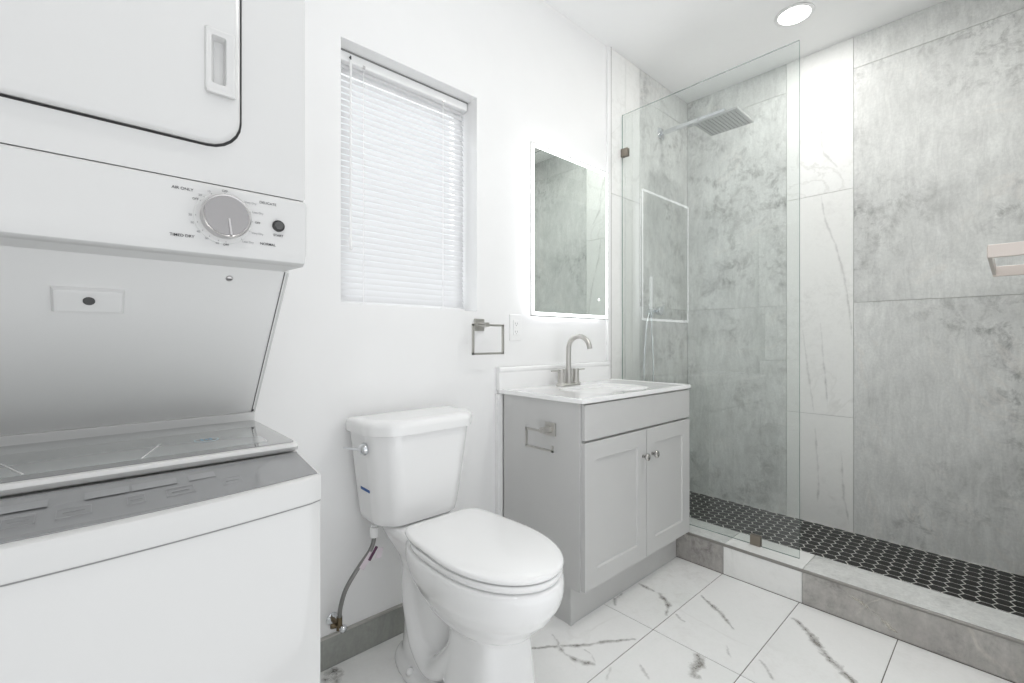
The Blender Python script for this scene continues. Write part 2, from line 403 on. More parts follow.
# floor ----------------------------------------------------------------------
b = MB(); b.box((-.55, -1.63, -.1), (SX, WT, -.0015), M['floor_grout'])
xs = [-.45, .33, .912, 1.497, 2.084]; ys = [0, -.302, -.606, -.910, -1.215, -1.53]
for i in range(4):
    for j in range(5):
        sd = (random.uniform(-20, 20), random.uniform(-20, 20), random.uniform(-20, 20))
        b.box((xs[i]+.0013, ys[j+1]+.0013, -.006), (xs[i+1]-.0013, ys[j]-.0013, 0), M['floor_tile'], .0006, 1, sd)
VEINS = []
def FV(pts, w, st): VEINS.append((pts, w, st))
FV([(1.084,-0.373),(1.144,-0.412),(1.175,-0.435),(1.218,-0.468),(1.257,-0.499),(1.295,-0.517),(1.338,-0.545),(1.374,-0.572),(1.406,-0.596)], 0.009, 0.9)
FV([(1.175,-0.435),(1.163,-0.477),(1.164,-0.513),(1.180,-0.552),(1.200,-0.575)], 0.012, 0.8)
FV([(1.226,-0.503),(1.227,-0.535),(1.204,-0.569)], 0.005, 0.5)
FV([(1.206,-0.373),(1.190,-0.421),(1.175,-0.435)], 0.006, 0.5)
FV([(1.735,-0.395),(1.727,-0.446),(1.728,-0.496),(1.706,-0.537),(1.670,-0.571),(1.606,-0.596)], 0.012, 0.9)
FV([(1.647,-0.613),(1.625,-0.646),(1.625,-0.665)], 0.007, 0.6)
FV([(1.618,-0.395),(1.553,-0.398),(1.519,-0.427)], 0.009, 0.9)
FV([(1.845,-0.618),(1.819,-0.656),(1.797,-0.694),(1.778,-0.732),(1.747,-0.764),(1.712,-0.806)], 0.01, 0.9)
FV([(1.492,-0.771),(1.450,-0.801),(1.408,-0.800),(1.373,-0.823)], 0.022, 0.9)
FV([(1.307,-0.670),(1.283,-0.705),(1.263,-0.731)], 0.006, 0.4)
FV([(1.229,-0.613),(1.164,-0.641)], 0.006, 0.4)
FV([(1.610,-0.823),(1.572,-0.841),(1.554,-0.861)], 0.006, 0.4)
FV([(1.953,-0.924),(1.911,-0.976),(1.861,-1.018),(1.819,-1.056),(1.780,-1.091),(1.760,-1.121),(1.722,-1.155),(1.700,-1.172)], 0.016, 0.95)
FV([(1.615,-0.922),(1.594,-0.951),(1.546,-0.989)], 0.006, 0.5)
FV([(0.518,-0.061),(0.560,-0.027),(0.564,-0.049),(0.542,-0.099)], 0.02, 0.9)
for v in VEINS: ribbon(b, v[0], v[1]*1.9, v[2])
floor = tag(b.build('floor'), kind='structure')
# baseboard of grey tile along the window wall
b = MB()
for x0, x1 in ((-.44, .33), (.332, .94), (.942, 1.254)):
    b.box((x0, -.011, .001), (x1, 0, .098), M['base_tile'], .0006, 1, (random.uniform(-9, 9), 3, 1))
b.box((-.44, -.0125, .098), (1.254, 0, .103), M['nickel'])
tag(b.build('baseboard_back'), kind='structure')
# shower floor: black hexagon mosaic
b = MB(); b.box((2.27, -1.528, 0), (SX-.009, -.009, .036), M['white_grout'])
Wf, Cp = .0535, .0463; hw = (Wf-.0048)/2; pt = hw*2/math.sqrt(3)
col = 0; y = -.009-.02
while y > -1.53:
    x = 2.27 + (0 if col % 2 else Wf/2) + .006
    while x < SX:
        pts = [(x+hw, y+pt/2), (x, y+pt), (x-hw, y+pt/2), (x-hw, y-pt/2), (x, y-pt), (x+hw, y-pt/2)]
        pts = [(min(max(px, 2.273), SX-.012), min(max(py, -1.526), -.012)) for px, py in pts]
        area = abs(sum(pts[i][0]*pts[(i+1) % 6][1]-pts[(i+1) % 6][0]*pts[i][1] for i in range(6)))/2
        if area > 1e-4 and not (2.245 < x < 2.345 and -.49 < y < -.37):
            b.loft([[(p[0], p[1], .036) for p in pts], [(p[0], p[1], .0369) for p in pts]], M['black_tile'], sm=False)
        x += Wf
    y -= Cp; col += 1
tag(b.build('shower_floor'), kind='structure')
# curb
b = MB(); CX0, CX1, CH = 2.085, 2.268, .135
b.box((CX0+.009, -1.529, .0), (CX1-.006, -.009, CH-.009), M['grout'])
for k, (y0, y1, m) in enumerate(((-.61, -.009, M['curb_tile']), (-.92, -.61, LT), (-1.529, -.92, M['curb_tile']))):
    sd = (random.uniform(-20, 20), 5+k, random.uniform(-20, 20))
    b.box((CX0, y0+.001, .001), (CX0+.009, y1-.001, CH-.011), m, .0006, 1, sd)
    b.box((CX1-.006, y0+.001, .0), (CX1+.002, y1-.001, CH-.009), m, .0006, 1, sd)
for k, (y0, y1, m) in enumerate(((-.61, -.009, G), (-.92, -.61, LT), (-1.529, -.92, G))):
    sd = (random.uniform(-20, 20), 9+k, random.uniform(-20, 20))
    b.box((CX0+.009, y0+.001, CH-.009), (CX1+.002, y1-.001, CH), M['light_tile'] if m is LT else M['grey_tile'], .001, 1, sd)
b.box((CX0-.002, -1.529, CH-.011), (CX0+.0095, -.009, CH+.0005), M['curb_trim'], .003)
ribbon(b, [(-1.073,.098),(-1.149,.066),(-1.222,.016)], .020, 1.0, axis='x', x=CX0-.0006, mat=M['vein_light'])
tag(b.build('shower_curb'), kind='structure')

# ------------------------------------------------------------------ window and blind
win = tag(bpy.data.objects.new('window_1', None), kind='structure'); COL.objects.link(win); win.location = (.8765, .12, 1.17)
b = MB(); fy0, fy1 = .112, .145
b.box((wx0+.0005, fy0, wz0+.0005), (wx0+.035, fy1, wz1-.0005), M['white_pl'], .002); b.box((wx1-.035, fy0, wz0+.0005), (wx1-.0005, fy1, wz1-.0005), M['white_pl'], .002)
b.box((wx0+.035, fy0, wz0+.0005), (wx1-.035, fy1, wz0+.045), M['white_pl'], .002); b.box((wx0+.035, fy0, wz1-.045), (wx1-.035, fy1, wz1-.0005), M['white_pl'], .002)
b.build('window_frame', win)
b = MB(); b.box((wx0+.034, .128, wz0+.044), (wx1-.034, .132, wz1-.044), M['wglass']); b.build('window_pane', win)
bl = thing('window_blind', (.8765, .08, 1.172), 'white mini blind with closed slats hanging in the window above the toilet', 'window blind')
b = MB(); b.box((wx0+.006, .058, 2.014), (wx1-.004, .092, 2.0485), M['white_pl'], .006, 4)
b.box((wx0+.006, .0565, 2.0455), (wx1-.004, .062, 2.0495), M['seam']); b.build('headrail', bl)
b = MB(); z = 1.200; k = 0; tilt = math.radians(-61)
while z < 2.006:
    ring = []
    pts = []
    for i in range(6):
        u = -.0125 + .025*i/5; cv = .0018*(1-(2*i/5-1)**2)
        pts.append((.077 + u*math.cos(tilt) + cv*math.sin(-tilt), z - u*math.sin(tilt) + cv*math.cos(tilt)))
    pts2 = [(p[0]+.0003, p[1]+.0003) for p in pts[::-1]]
    loop = pts+pts2
    b.loft([[(wx0+.010, p[0], p[1]) for p in loop], [(wx1-.014, p[0], p[1]) for p in loop]], M['slat'], sm=False)
    z += .0212
b.build('slats', bl)
b = MB(); b.box((wx0+.010, .066, 1.1725), (wx1-.010, .088, 1.184), M['white_pl'], .004, 3); b.build('bottom_rail', bl)
for x in (.700, 1.035):
    b = MB(); b.tube([(x, .062, 2.014), (x, .062, 1.6), (x, .062, 1.184)], .0018, M['white_pl'], 6, 1)
    b.box((x-.009, .0615, 1.173), (x+.009, .0655, 1.185), M['white_pl'], .001)
    b.box((x-.004, .0565, 2.012), (x+.004, .0615, 2.022), M['silver'])
    b.build('ladder_cord', bl)
b = MB(); b.cyl((.648, .050, 2.018), (.648, .050, 1.41), .0038, M['white_pl'], 8); b.lathe([(.004, 0), (.0055, .02), (.0055, .05), (.003, .055)], (.648, .050, 1.42), (0, 0, -1), M['white_pl'], 10)
b.cyl((.648, .050, 2.018), (.648, .050, 2.032), .0025, M['ink'], 8); b.cyl((.648, .050, 2.030), (.648, .0585, 2.030), .002, M['ink'], 8)
b.build('tilt_wand', bl)

# ------------------------------------------------------------------ ceiling downlights: one over the shower, two unseen ones added for fill
first = None
for i, (x, y, pw, lb) in enumerate(((2.535, -.765, 1, 'round recessed ceiling light above the shower'), (1.72, -1.28, 1.55, 'unseen ceiling light added for fill above the middle of the bathroom floor'), (.25, -1.25, .6, 'unseen ceiling light added for fill in front of the washer and dryer'))):
    dl = thing('ceiling_light', (x, y, CEIL), lb, 'ceiling light', 'recessed ceiling lights')
    b = MB(); b.lathe([(.068, 0), (.086, 0), (.084, -.004), (.070, -.005), (.068, 0)], (x, y, CEIL), (0, 0, 1), M['white_pl'], 40, (False, False)); b.build('trim_ring', dl)
    b = MB(); b.lathe([(.0, -.002), (.069, -.002), (.069, -.0005), (0, -.0005)], (x, y, CEIL), (0, 0, 1), M['lamp'], 40, (False, False)); b.build('diffuser', dl)
    ld = bpy.data.lights.new('downlight_beam', 'AREA'); ld.shape = 'DISK'; ld.size = .13; ld.energy = LAMP_POWER*pw; ld.color = (1, .985, .96)
    lo = bpy.data.objects.new('downlight_beam', ld); COL.objects.link(lo); lo.parent = dl; lo.location = (0, 0, -.006)

# ================================================================== STACKED WASHER AND DRYER
ax0, ax1 = -.365, .240
mc = (ax0+ax1)/2
lc = thing('stacked_washer_dryer', (mc, -.42, 0), 'white stacked laundry unit, dryer above a top loading washer, at the left', 'washer and dryer')
def front_plate(b, outer, holes, y0, y1, m): pass
# dryer cabinet
DY = -.75
b = MB(); b.box((ax0, -.05, 1.2678), (ax1, DY+.004, 1.98), M['appliance'], .006, 3)
dx0, dx1, dz0, dz1 = ax0+.085, .1495, 1.3205, 1.90
rr = rrect(dx0-.003, dx1+.003, dz0-.003, dz1+.003, .042)
# front skin around the door as a ring
rr_out = rrect(ax0+.002, ax1-.002, 1.2682, 1.978, .004)
b.loft([[(p[0], DY, p[1]) for p in rr_out], [(p[0], DY, p[1]) for p in rr], [(p[0], DY+.02, p[1]) for p in rr]], M['appliance'], (False, False), sm=False)
b.loft([[(p[0], DY+.005, p[1]) for p in rr_out], [(p[0], DY, p[1]) for p in rr_out]], M['appliance'], (False, False), sm=False)
rg = rrect(dx0-.0032, dx1+.0032, dz0-.0032, dz1+.0032, .042)
b.loft([[(p[0], DY+.0035, p[1]) for p in rg], [(p[0], DY+.0036, p[1]) for p in rg]], M['gap'], sm=False)
b.build('dryer_cabinet', lc)
# dryer door with recess handle
hx0, hx1, hz0, hz1 = .108, .1415, 1.388, 1.473
dd = None
b = MB(); ro = rrect(dx0, dx1, dz0, dz1, .040)
def sc(rng, d): # inset a rounded rect
    return rrect(dx0+d, dx1-d, dz0+d, dz1-d, .040-d*.6)
n = len(ro)
# door face with hole for the handle cup: outer ring -> flat face built from strips
cup = rrect(hx0+.006, hx1-.010, hz0+.012, hz1-.008, .003)
b.loft([[(p[0], DY+.003, p[1]) for p in ro], [(p[0], DY-.004, p[1]) for p in ro], [(p[0], DY-.008, p[1]) for p in sc(0, .002)], [(p[0], DY-.0105, p[1]) for p in sc(0, .006)], [(p[0], DY-.0115, p[1]) for p in sc(0, .014)], [(p[0], DY+.003, p[1]) for p in sc(0, .014)]][:5], M['appliance'], (True, True))
door = b.build('dryer_door', lc)
cut = MB(); cut.box((hx0+.004, DY-.05, hz0+.008), (hx1-.006, DY-.0002, hz1-.004), M['appliance']); cuto = cut.build('cutter')
md = door.modifiers.new('cut', 'BOOLEAN'); md.object = cuto; md.operation = 'DIFFERENCE'; md.solver = 'EXACT'
bpy.context.view_layer.update()
cm = bpy.data.meshes.new_from_object(door.evaluated_get(bpy.context.evaluated_depsgraph_get()))
door.modifiers.clear(); door.data = cm; bpy.data.objects.remove(cuto)
b = MB(); hr = rrect(hx0-.002, hx1+.002, hz0-.002, hz1+.002, .003)
b.loft([[(p[0], DY-.0110, p[1]) for p in hr], [(p[0], DY-.0145, p[1]) for p in rrect(hx0, hx1, hz0, hz1, .003)], [(p[0], DY-.0148, p[1]) for p in rrect(hx0+.002, hx1-.002, hz0+.003, hz1-.002, .003)],
        [(p[0], DY-.0135, p[1]) for p in cup], [(p[0]+.001, DY-.001, p[1]) for p in rrect(hx0+.010, hx1-.012, hz0+.016, hz1-.010, .003)]], M['appliance_pl'], (False, True), sm=False)
b.box((hx0, DY-.0185, hz0-.003), (hx1, DY-.012, hz0+.002), M['appliance_pl'], .001)
b.build('door_handle', door)
# control panel
b = MB()
prof = [(DY+.006, 1.2665), (DY-.002, 1.2660), (DY-.005, 1.2625), (DY-.004, 1.185), (DY+.001, 1.172), (DY+.010, 1.167), (DY+.10, 1.170), (DY+.11, 1.180), (DY+.11, 1.2665)]
def ext(b, prof, x0, x1, m, rc=.004):
    cy = sum(p[0] for p in prof)/len(prof); cz = sum(p[1] for p in prof)/len(prof)
    def shr(d): return [(cy+(p[0]-cy)*(1-d/.06), cz+(p[1]-cz)*(1-d/.05)) for p in prof]
    rings = [[(x0, *q) for q in shr(rc)], [(x0+rc*.3, *q) for q in shr(rc*.3)], [(x0+rc, *q) for q in prof], [(x1-rc, *q) for q in prof], [(x1-rc*.3, *q) for q in shr(rc*.3)], [(x1, *q) for q in shr(rc)]]
    b.loft(rings, m)
ext(b, prof, ax0, ax1, M['appliance_pl'], .005)
cp = b.build('control_panel', lc, math.radians(35))
kx, kz, ky = .131, 1.2225, DY-.0048
b = MB(); b.lathe([(.0345, 0), (.0345, .0012), (.033, .002), (0, .002)], (kx-.0015, ky+.0012, kz-.0015), (0, -1, 0), M['appliance_pl'], 48); b.build('dial_plate', cp)
b = MB(); b.lathe([(.0290, 0), (.0290, .005), (.0298, .011), (.0292, .016), (.0278, .0175), (.0262, .0165), (.0, .0165)], (kx, ky, kz), (0, -1, 0), M['silver'], 56)
kn = b.build('timer_knob', cp, math.radians(25))
b = MB(); b.lathe([(.0260, .0166), (.0260, .0171), (0, .0172)], (kx, ky, kz), (0, -1, 0), M['knob_face'], 48)
b.build('knob_face', kn)
b = MB(); b.sq([(kx+.002, ky-.0180, kz-.005), (kx+.0045, ky-.0180, kz-.0245)], .0022, .0022, M['silver'], up=(0,-1,0)); b.build('pointer', kn)
b = MB(); b.lathe([(.0084, 0), (.0084, .002), (.0076, .003), (.0068, .001), (.0063, .005), (.0058, .006), (0, .0065)], (.1990, ky, 1.2225), (0, -1, 0), M['gap'], 32); b.build('start_button', cp, math.radians(30))
ty = ky-.0002
def T(t, x, z, s, m=M['ink']):
    b = MB(); text_into(b, t, s, (x, ty, z), (1, 0, 0), (0, 0, 1), m); b.build('printed_word', cp)
b = MB()
T('AIR ONLY', .0835, 1.2525, .0052); T('TIMED DRY', .083, 1.1910, .0052); T('DELICATE', .1850, 1.2530, .0050); T('NORMAL', .1850, 1.1935, .0050); T('START', .1990, 1.2085, .0046)
for ang, t, m in ((90, 'OFF', 'ink'), (47, 'Very Dry', 'ink2'), (23, 'Less Dry', 'ink2'), (0, 'OFF', 'ink'), (-25, 'Very Dry', 'ink2'), (-53, 'Less Dry', 'ink2'), (-88, 'OFF', 'ink'),
                  (-103, '60', 'ink2'), (-122, '50', 'ink2'), (-140, '40', 'ink2'), (-160, '30', 'ink2'), (-176, '20', 'ink2'), (148, 'OFF', 'ink'), (136, '20', 'ink2'), (118, '10', 'ink2')):
    a = math.radians(ang); r = .0395; ex = .0045 if 'Dry' in t else (.001 if ang == 0 else 0)
    T(t, kx + r*math.cos(a)*1.0 + ex, kz + r*math.sin(a)*.93, .0040, M[m])
    b = MB(); b.box((kx+.0335*math.cos(a)-.0004, ty-.0009, kz+.0335*math.sin(a)-.0004), (kx+.0335*math.cos(a)+.0004, ty-.0008, kz+.0335*math.sin(a)+.0012), M['ink2']); b.build('dial_tick', cp)
# sloped panel under the dryer
P0 = Vector((0, -.653, 1.170)); P1 = Vector((0, -.426, .905)); d = (P1-P0).normalized(); nrm = Vector((0, d.z, -d.y)); nrm = nrm if nrm.y < 0 else -nrm
b = MB()
def pan(u, v, h): # u across, v down the slope, h off the face
    p = P0 + d*v + nrm*h; return (u, p.y, p.z)
Ls = (P1-P0).length
b.loft([[pan(ax0+.02, 0, 0), pan(ax1+.004, 0, 0), pan(ax1+.004, Ls, 0), pan(ax0+.02, Ls, 0)], [pan(ax0+.02, 0, -.02), pan(ax1+.004, 0, -.02), pan(ax1+.004, Ls, -.02), pan(ax0+.02, Ls, -.02)]], M['appliance_grey'], sm=False)
b.loft([[pan(ax1-.0035, .0, .0015), pan(ax1-.0025, .0, .0015), pan(ax1-.0025, Ls, .0015), pan(ax1-.0035, Ls, .0015)], [pan(ax1-.0035, .0, -.001), pan(ax1-.0025, .0, -.001), pan(ax1-.0025, Ls, -.001), pan(ax1-.0035, Ls, -.001)]], M['gap'], sm=False)
# side cheeks down to the washer top
for xx in (ax0+.02, ax1+.001):
    b.loft([[(xx, -.653, 1.168), (xx, -.426, .905), (xx, -.426, .895), (xx, -.10, .895), (xx, -.10, 1.2675), (xx, -.639, 1.2675), (xx, -.639, 1.168)], [(xx+.003, -.653, 1.168), (xx+.003, -.426, .905), (xx+.003, -.426, .895), (xx+.003, -.10, .895), (xx+.003, -.10, 1.2675), (xx+.003, -.639, 1.2675), (xx+.003, -.639, 1.168)]], M['appliance'], sm=False)
b.box((ax0+.02, -.41, .889), (ax1+.004, -.10, .900), M['appliance'])
sp = b.build('sloped_panel', lc)
b = MB()
def prect(u0, u1, v0, v1, h): return [pan(u0, v0, h), pan(u1, v0, h), pan(u1, v1, h), pan(u0, v1, h)]
u0, u1, v0, v1 = -.043, .028, .058, .096
b.loft([prect(u0-.003, u1+.003, v0-.002, v1+.003, .0002), prect(u0, u1, v0, v1, .006), prect(u0+.003, u1-.003, v0+.003, v1-.003, .0065)], M['appliance_grey'], sm=False)
bp = b.build('raised_plate', sp)
cpos = Vector(pan((u0+u1)/2, (v0+v1)/2-.003, .0066))
b = MB(); b.lathe([(.0065, 0), (.0065, .0015), (.0052, .0022), (0, .0022)], cpos, nrm, M['gap'], 24); b.build('plug', bp)
b = MB(); b.lathe([(.005, 0), (.005, .0015), (.0035, .0025), (0, .0025)], pan(.158, .022, 0), nrm, M['silver'], 16)
b.box((.1545, Vector(pan(0, .022, .0027)).y-.0003, Vector(pan(0, .022, .0027)).z-.0006), (.1615, Vector(pan(0, .022, .0027)).y+.0006, Vector(pan(0, .022, .0027)).z+.0006), M['gap']); b.build('screw', sp)
b = MB(); b.lathe([(.0022, 0), (.0018, .002), (0, .002)], pan(ax1-.001, Ls-.006, 0), nrm, M['gap'], 12); b.build('screw', sp)
# washer cabinet : bowed front
def bowed(yb, yf, bow, z, r=.006, n=40, x0=ax0, x1=ax1+.006):
    pts = [(x0, yb, z), ]
    pts = []
    for i in range(n+1):
        t = -1+2*i/n; x = mc + t*(x1-x0)/2
        y = yf - bow*(1-t*t)
        e = 1-abs(t); lim = r/((x1-x0)/2)
        if e < lim: y += r*(1-math.sqrt(max(0, 1-(1-e/lim)**2)))*.8
        pts.append((x, y, z))
    pts += [(x1, yb, z), (x0, yb, z)]
    return pts
b = MB(); YF = -.809
b.loft([bowed(-.06, YF+.002, .030, .012), bowed(-.06, YF+.002, .030, .819), ], M['appliance'], (True, True), sm=False)
for sx in (ax0+.05, ax1-.05):
    for sy in (-.12, -.72): b.cyl((sx, sy, 0), (sx, sy, .015), .02, M['gap'], 12)
b.build('washer_cabinet', lc, math.radians(30))
b = MB()
b.loft([bowed(-.06, YF+.001, .030, .8195), bowed(-.06, YF+.001, .030, .8212)], M['seam'], sm=False)
b.loft([bowed(-.06, YF, .030, .8215), bowed(-.06, YF-.001, .031, .824), bowed(-.06, YF-.001, .034, .850), bowed(-.06, YF+.001, .034, .856), bowed(-.06, YF+.005, .033, .8588),
        bowed(-.06, -.745, .018, .864), bowed(-.06, -.70, .010, .872)], M['appliance_pl'])
wt = b.build('washer_top', lc, math.radians(40))
# console glass strip
def cz(y): return .8585 + (y+.80)*(.870-.8585)/(.09)
b = MB(); rows = []
for t0, k in ((0, 0), (1, 1)):
    row = []
    for i in range(25):
        t = -1+2*i/24; x = mc + t*((ax1-ax0)/2-.001 + (-.003 if k else 0)); bow = (1-t*t)
        y = (YF+.008-.033*bow) if k == 0 else (-.715-.008*bow)
        row.append((x, y, .8605 if k == 0 else .8755))
    rows.append(row)
loop_t = rows[0]+rows[1][::-1]
b.loft([[(p[0], p[1], p[2]-.006) for p in loop_t], loop_t], M['console'], sm=False)
con = b.build('control_console', lc)
b = MB()
def cpt(x, f): # point on console, f 0 front..1 back
    t = (x-mc)/((ax1-ax0)/2); bow = 1-t*t; y0 = YF+.008-.033*bow; y1 = -.715-.008*bow
    return Vector((x, y0+(y1-y0)*f, .8605+.015*f+.0001))
for x, w in ((-.30, .03), (-.24, .03), (-.18, .03), (-.12, .03), (-.06, .024), (-.018, .028), (.035, .016), (.078, .028), (.135, .022)):
    b = MB(); q = [cpt(x-w/2, .28), cpt(x+w/2, .28), cpt(x+w/2, .48), cpt(x-w/2, .48)]
    for a, c in zip(q, q[1:]+q[:1]): b.sq([a, c], .0007, .0004, M['console_mark'])
    b.sq([cpt(x-w*.3, .38), cpt(x+w*.3, .38)], .0010, .0004, M['console_mark2'])
    b.build('touch_button', con)
for x, w in ((-.20, .05), (-.07, .06), (.01, .04), (.055, .045), (.105, .03)):
    b = MB(); q = [cpt(x-w/2, .62), cpt(x+w/2, .62), cpt(x+w/2, .80), cpt(x-w/2, .80)]
    b.loft([q, [p+Vector((0,0,.0002)) for p in q]], M['console_mark'], sm=False); b.build('indicator_window', con)
# lid: white front rim, grey glass, paler window
b = MB(); LX0, LX1 = ax0+.022, ax1+.003
def lidring(dx, yb, yf, z, r=.012):
    return [(p[0], p[1], z) for p in rrect(LX0+dx, LX1-dx, yf, yb, r)]
b.loft([lidring(.004, -.43, -.703, .874), lidring(0, -.428, -.712, .878), lidring(0, -.428, -.716, .884), lidring(.002, -.430, -.714, .8885), lidring(.004, -.432, -.711, .890)], M['appliance_pl'])
b.box((LX0, -.438, .879), (LX1-.001, -.405, .906), M['appliance_pl'], .003)
lid = b.build('washer_lid', lc, math.radians(40))
b = MB(); b.loft([lidring(.006, -.442, -.706, .889, .008), lidring(.006, -.442, -.706, .8908, .008)], M['lid_glass'], sm=False); gl = b.build('lid_glass', lid)
b = MB(); wr = lambda z: [(p[0], p[1], z) for p in rrect(LX0+.04, .205, -.680, -.475, .006)]
b.loft([wr(.8908), wr(.8911)], M['lid_window'], sm=False)
for q in (((-.093, -.589), (-.066, -.676)), ((.047, -.676), (.074, -.588))): b.sq([(*q[0], .8912), (*q[1], .8912)], .0022, .0006, M['appliance_pl'])
b.build('glass_window', gl)
b = MB(); b.lathe([(.017, 0), (.017, .0003), (0, .0003)], (.133, -.60, .8911), (0, 0, 1), M['sticker'], 32)
b.lathe([(.015, 0), (.015, .0002), (0, .0002)], (.133, -.60, .8914), (0, 0, 1), M['lid_window'], 32)
for dx in (-.006, 0, .006): b.box((.133+dx-.002, -.605, .8916), (.133+dx+.002, -.595+abs(dx)*.5, .8918), M['sticker_print'])
lab(b.build('sticker', gl), 'small round bluish sticker')

# ================================================================== TOILET
TX = .80
to = thing('toilet', (TX, -.40, 0), 'white two piece toilet with closed lid between washer and vanity', 'toilet')
def egg(z, yb, yf, hw, ym, n=56, pb=2.2, pf=2.0):
    r = []
    for i in range(n):
        a = 2*math.pi*i/n; c, s = math.cos(a), math.sin(a)
        p = pb if s > 0 else pf
        ry = (yb-ym) if s > 0 else (ym-yf)
        r.append((TX+.005 + hw*math.copysign(abs(c)**(2/p), c), ym + ry*math.copysign(abs(s)**(2/p), s), z))
    return r
P = M['porcelain']
b = MB()
# bowl
b.loft([egg(.455, -.22, -.740, .159, -.50, pb=3), egg(.440, -.22, -.746, .164, -.50, pb=3), egg(.415, -.22, -.745, .164, -.50, pb=3), egg(.385, -.22, -.735, .162, -.50, pb=2.6),
        egg(.350, -.22, -.712, .147, -.49, pb=2.4), egg(.318, -.22, -.680, .127, -.48), egg(.290, -.23, -.655, .112, -.47), egg(.270, -.25, -.61, .088, -.45), egg(.258, -.28, -.55, .06, -.44)], P)
# deck carrying the tank
b.loft([egg(.458, -.045, -.30, .105, -.17, pb=5, pf=4), egg(.442, -.04, -.32, .115, -.17, pb=5, pf=4), egg(.41, -.06, -.34, .105, -.18, pb=4, pf=3), egg(.36, -.10, -.36, .085, -.2, pb=3), egg(.28, -.12, -.38, .072, -.22), egg(.10, -.10, -.36, .075, -.22), egg(0.0, -.09, -.36, .082, -.22)], P)
# front column
b.loft([egg(.31, -.42, -.606, .086, -.52, pb=4.5, pf=4), egg(.22, -.41, -.612, .092, -.52, pb=4.5, pf=4), egg(.10, -.40, -.622, .104, -.52, pb=4.5, pf=3.6), egg(.03, -.39, -.632, .112, -.52, pb=4.5, pf=3.2), egg(0, -.39, -.634, .113, -.52, pb=4.5, pf=3.2)], P)
# foot flange
b.loft([egg(0, -.075, -.638, .108, -.33, pb=3, pf=3), egg(.022, -.078, -.635, .107, -.33, pb=3, pf=3), egg(.034, -.085, -.62, .098, -.33, pb=3, pf=3), egg(.045, -.10, -.60, .06, -.33, pb=3, pf=3)], P)
# trapway
for s in (-1, 1):
    b.tube([(TX+s*.050, -.46, .215), (TX+s*.058, -.40, .135), (TX+s*.062, -.33, .085), (TX+s*.062, -.26, .12), (TX+s*.058, -.22, .19), (TX+s*.052, -.19, .27), (TX+s*.03, -.17, .36)], .034, P, 16, 6)
bowl = b.build('bowl', to)
md = bowl.modifiers.new('r', 'REMESH'); md.mode = 'VOXEL'; md.voxel_size = .0055; md.use_smooth_shade = True
md = bowl.modifiers.new('s', 'SMOOTH'); md.iterations = 9; md.factor = .6
for sx in (-1, 1):
    b = MB(); b.lathe([(.012, 0), (.012, .008), (.009, .016), (.0, .019)], (TX+sx*.088, -.24, .028), (0, 0, 1), M['porcelain'], 20); b.build('bolt_cap', to)
# tank
def tankring(z, hw, yb, yf, ch, n=6):
    hw += .006; pts = [(-hw, yb), (-hw, yf+ch*1.1), (-hw+ch, yf), (hw-ch, yf), (hw, yf+ch*1.1), (hw, yb)]
    out = []
    for i, p in enumerate(pts):
        a = Vector(pts[i-1]); q = Vector(p); c = Vector(pts[(i+1) % 6]); rad = .010 if i in (0, 5) else ch*.5
        d1 = (a-q).normalized(); d2 = (c-q).normalized()
        for k in range(n+1):
            t = k/n; p1 = q+d1*rad*(1-t)**2 + d2*rad*t*t; out.append((TX+.006+p1.x, p1.y, z))
    return out
b = MB()
b.loft([tankring(.459, .128, -.032, -.165, .038), tankring(.462, .141, -.027, -.182, .046), tankring(.470, .149, -.023, -.191, .050), tankring(.490, .154, -.022, -.196, .052), tankring(.62, .170, -.021, -.209, .054), tankring(.762, .187, -.020, -.221, .056)], P)
tank = b.build('tank', to, math.radians(50))
b = MB()
b.loft([tankring(.757, .190, -.018, -.224, .056), tankring(.760, .197, -.014, -.233, .060), tankring(.782, .199, -.013, -.235, .061), tankring(.792, .197, -.015, -.233, .060), tankring(.799, .191, -.020, -.226, .058), tankring(.8025, .180, -.030, -.214, .054), tankring(.804, .160, -.05, -.194, .048)], P)
b.build('tank_lid', to, math.radians(50))
b = MB(); b.lathe([(.019, 0), (.020, .004), (.017, .012), (.012, .018), (.0, .020)], (TX-.183, -.135, .716), (-1, 0, 0), M['chrome'], 28)
b.tube([(TX-.198, -.135, .716), (TX-.206, -.115, .715), (TX-.212, -.085, .712), (TX-.214, -.045, .709)], lambda t: .0045-.0015*t, M['chrome'], 10, 5)
lab(b.build('flush_lever', tank), 'chrome flush lever on the side of the tank')
b = MB(); b.box((TX-.1660, -.125, .571), (TX-.1640, -.062, .580), M['blue'], rot=Matrix.Rotation(math.radians(-6), 3, 'Y')); lab(b.build('sticker', tank), 'blue strip sticker')
# seat and lid
b = MB(); kw = dict(pb=4.5, pf=2.05)
def seat(z, dd, ym=-.50, ybk=-.285): return egg(z, ybk-dd*.6, -.744+dd, .162-dd, ym, **kw)
b.loft([seat(.456, .012), seat(.460, .006), seat(.468, .003), seat(.474, .004), seat(.476, .008)], M['seat_pl'])
b.build('seat', to)
def lidr(z, dd): 
    r = []
    for p in egg(z, -.256-dd*.5, -.744+dd, .161-dd, -.50, pb=9, pf=2.05):
        # narrower toward the hinges
        t = max(0, (p[1]+.50)/.245); f = 1-.15*t*t
        r.append((TX+.005+(p[0]-TX-.005)*f, p[1], z))
    return r
b = MB(); b.loft([lidr(.4785, .008), lidr(.481, .003), lidr(.486, .001), lidr(.491, .003), lidr(.4945, .010), lidr(.4965, .03), lidr(.498, .07), lidr(.4988, .12)], M['seat_pl'])
b.build('seat_lid', to)
for sx in (-1, 1):
    b = MB(); b.box((TX+sx*.075-.018, -.268, .456), (TX+sx*.075+.018, -.240, .484), M['seat_pl'], .006, 3); b.build('seat_hinge', to)
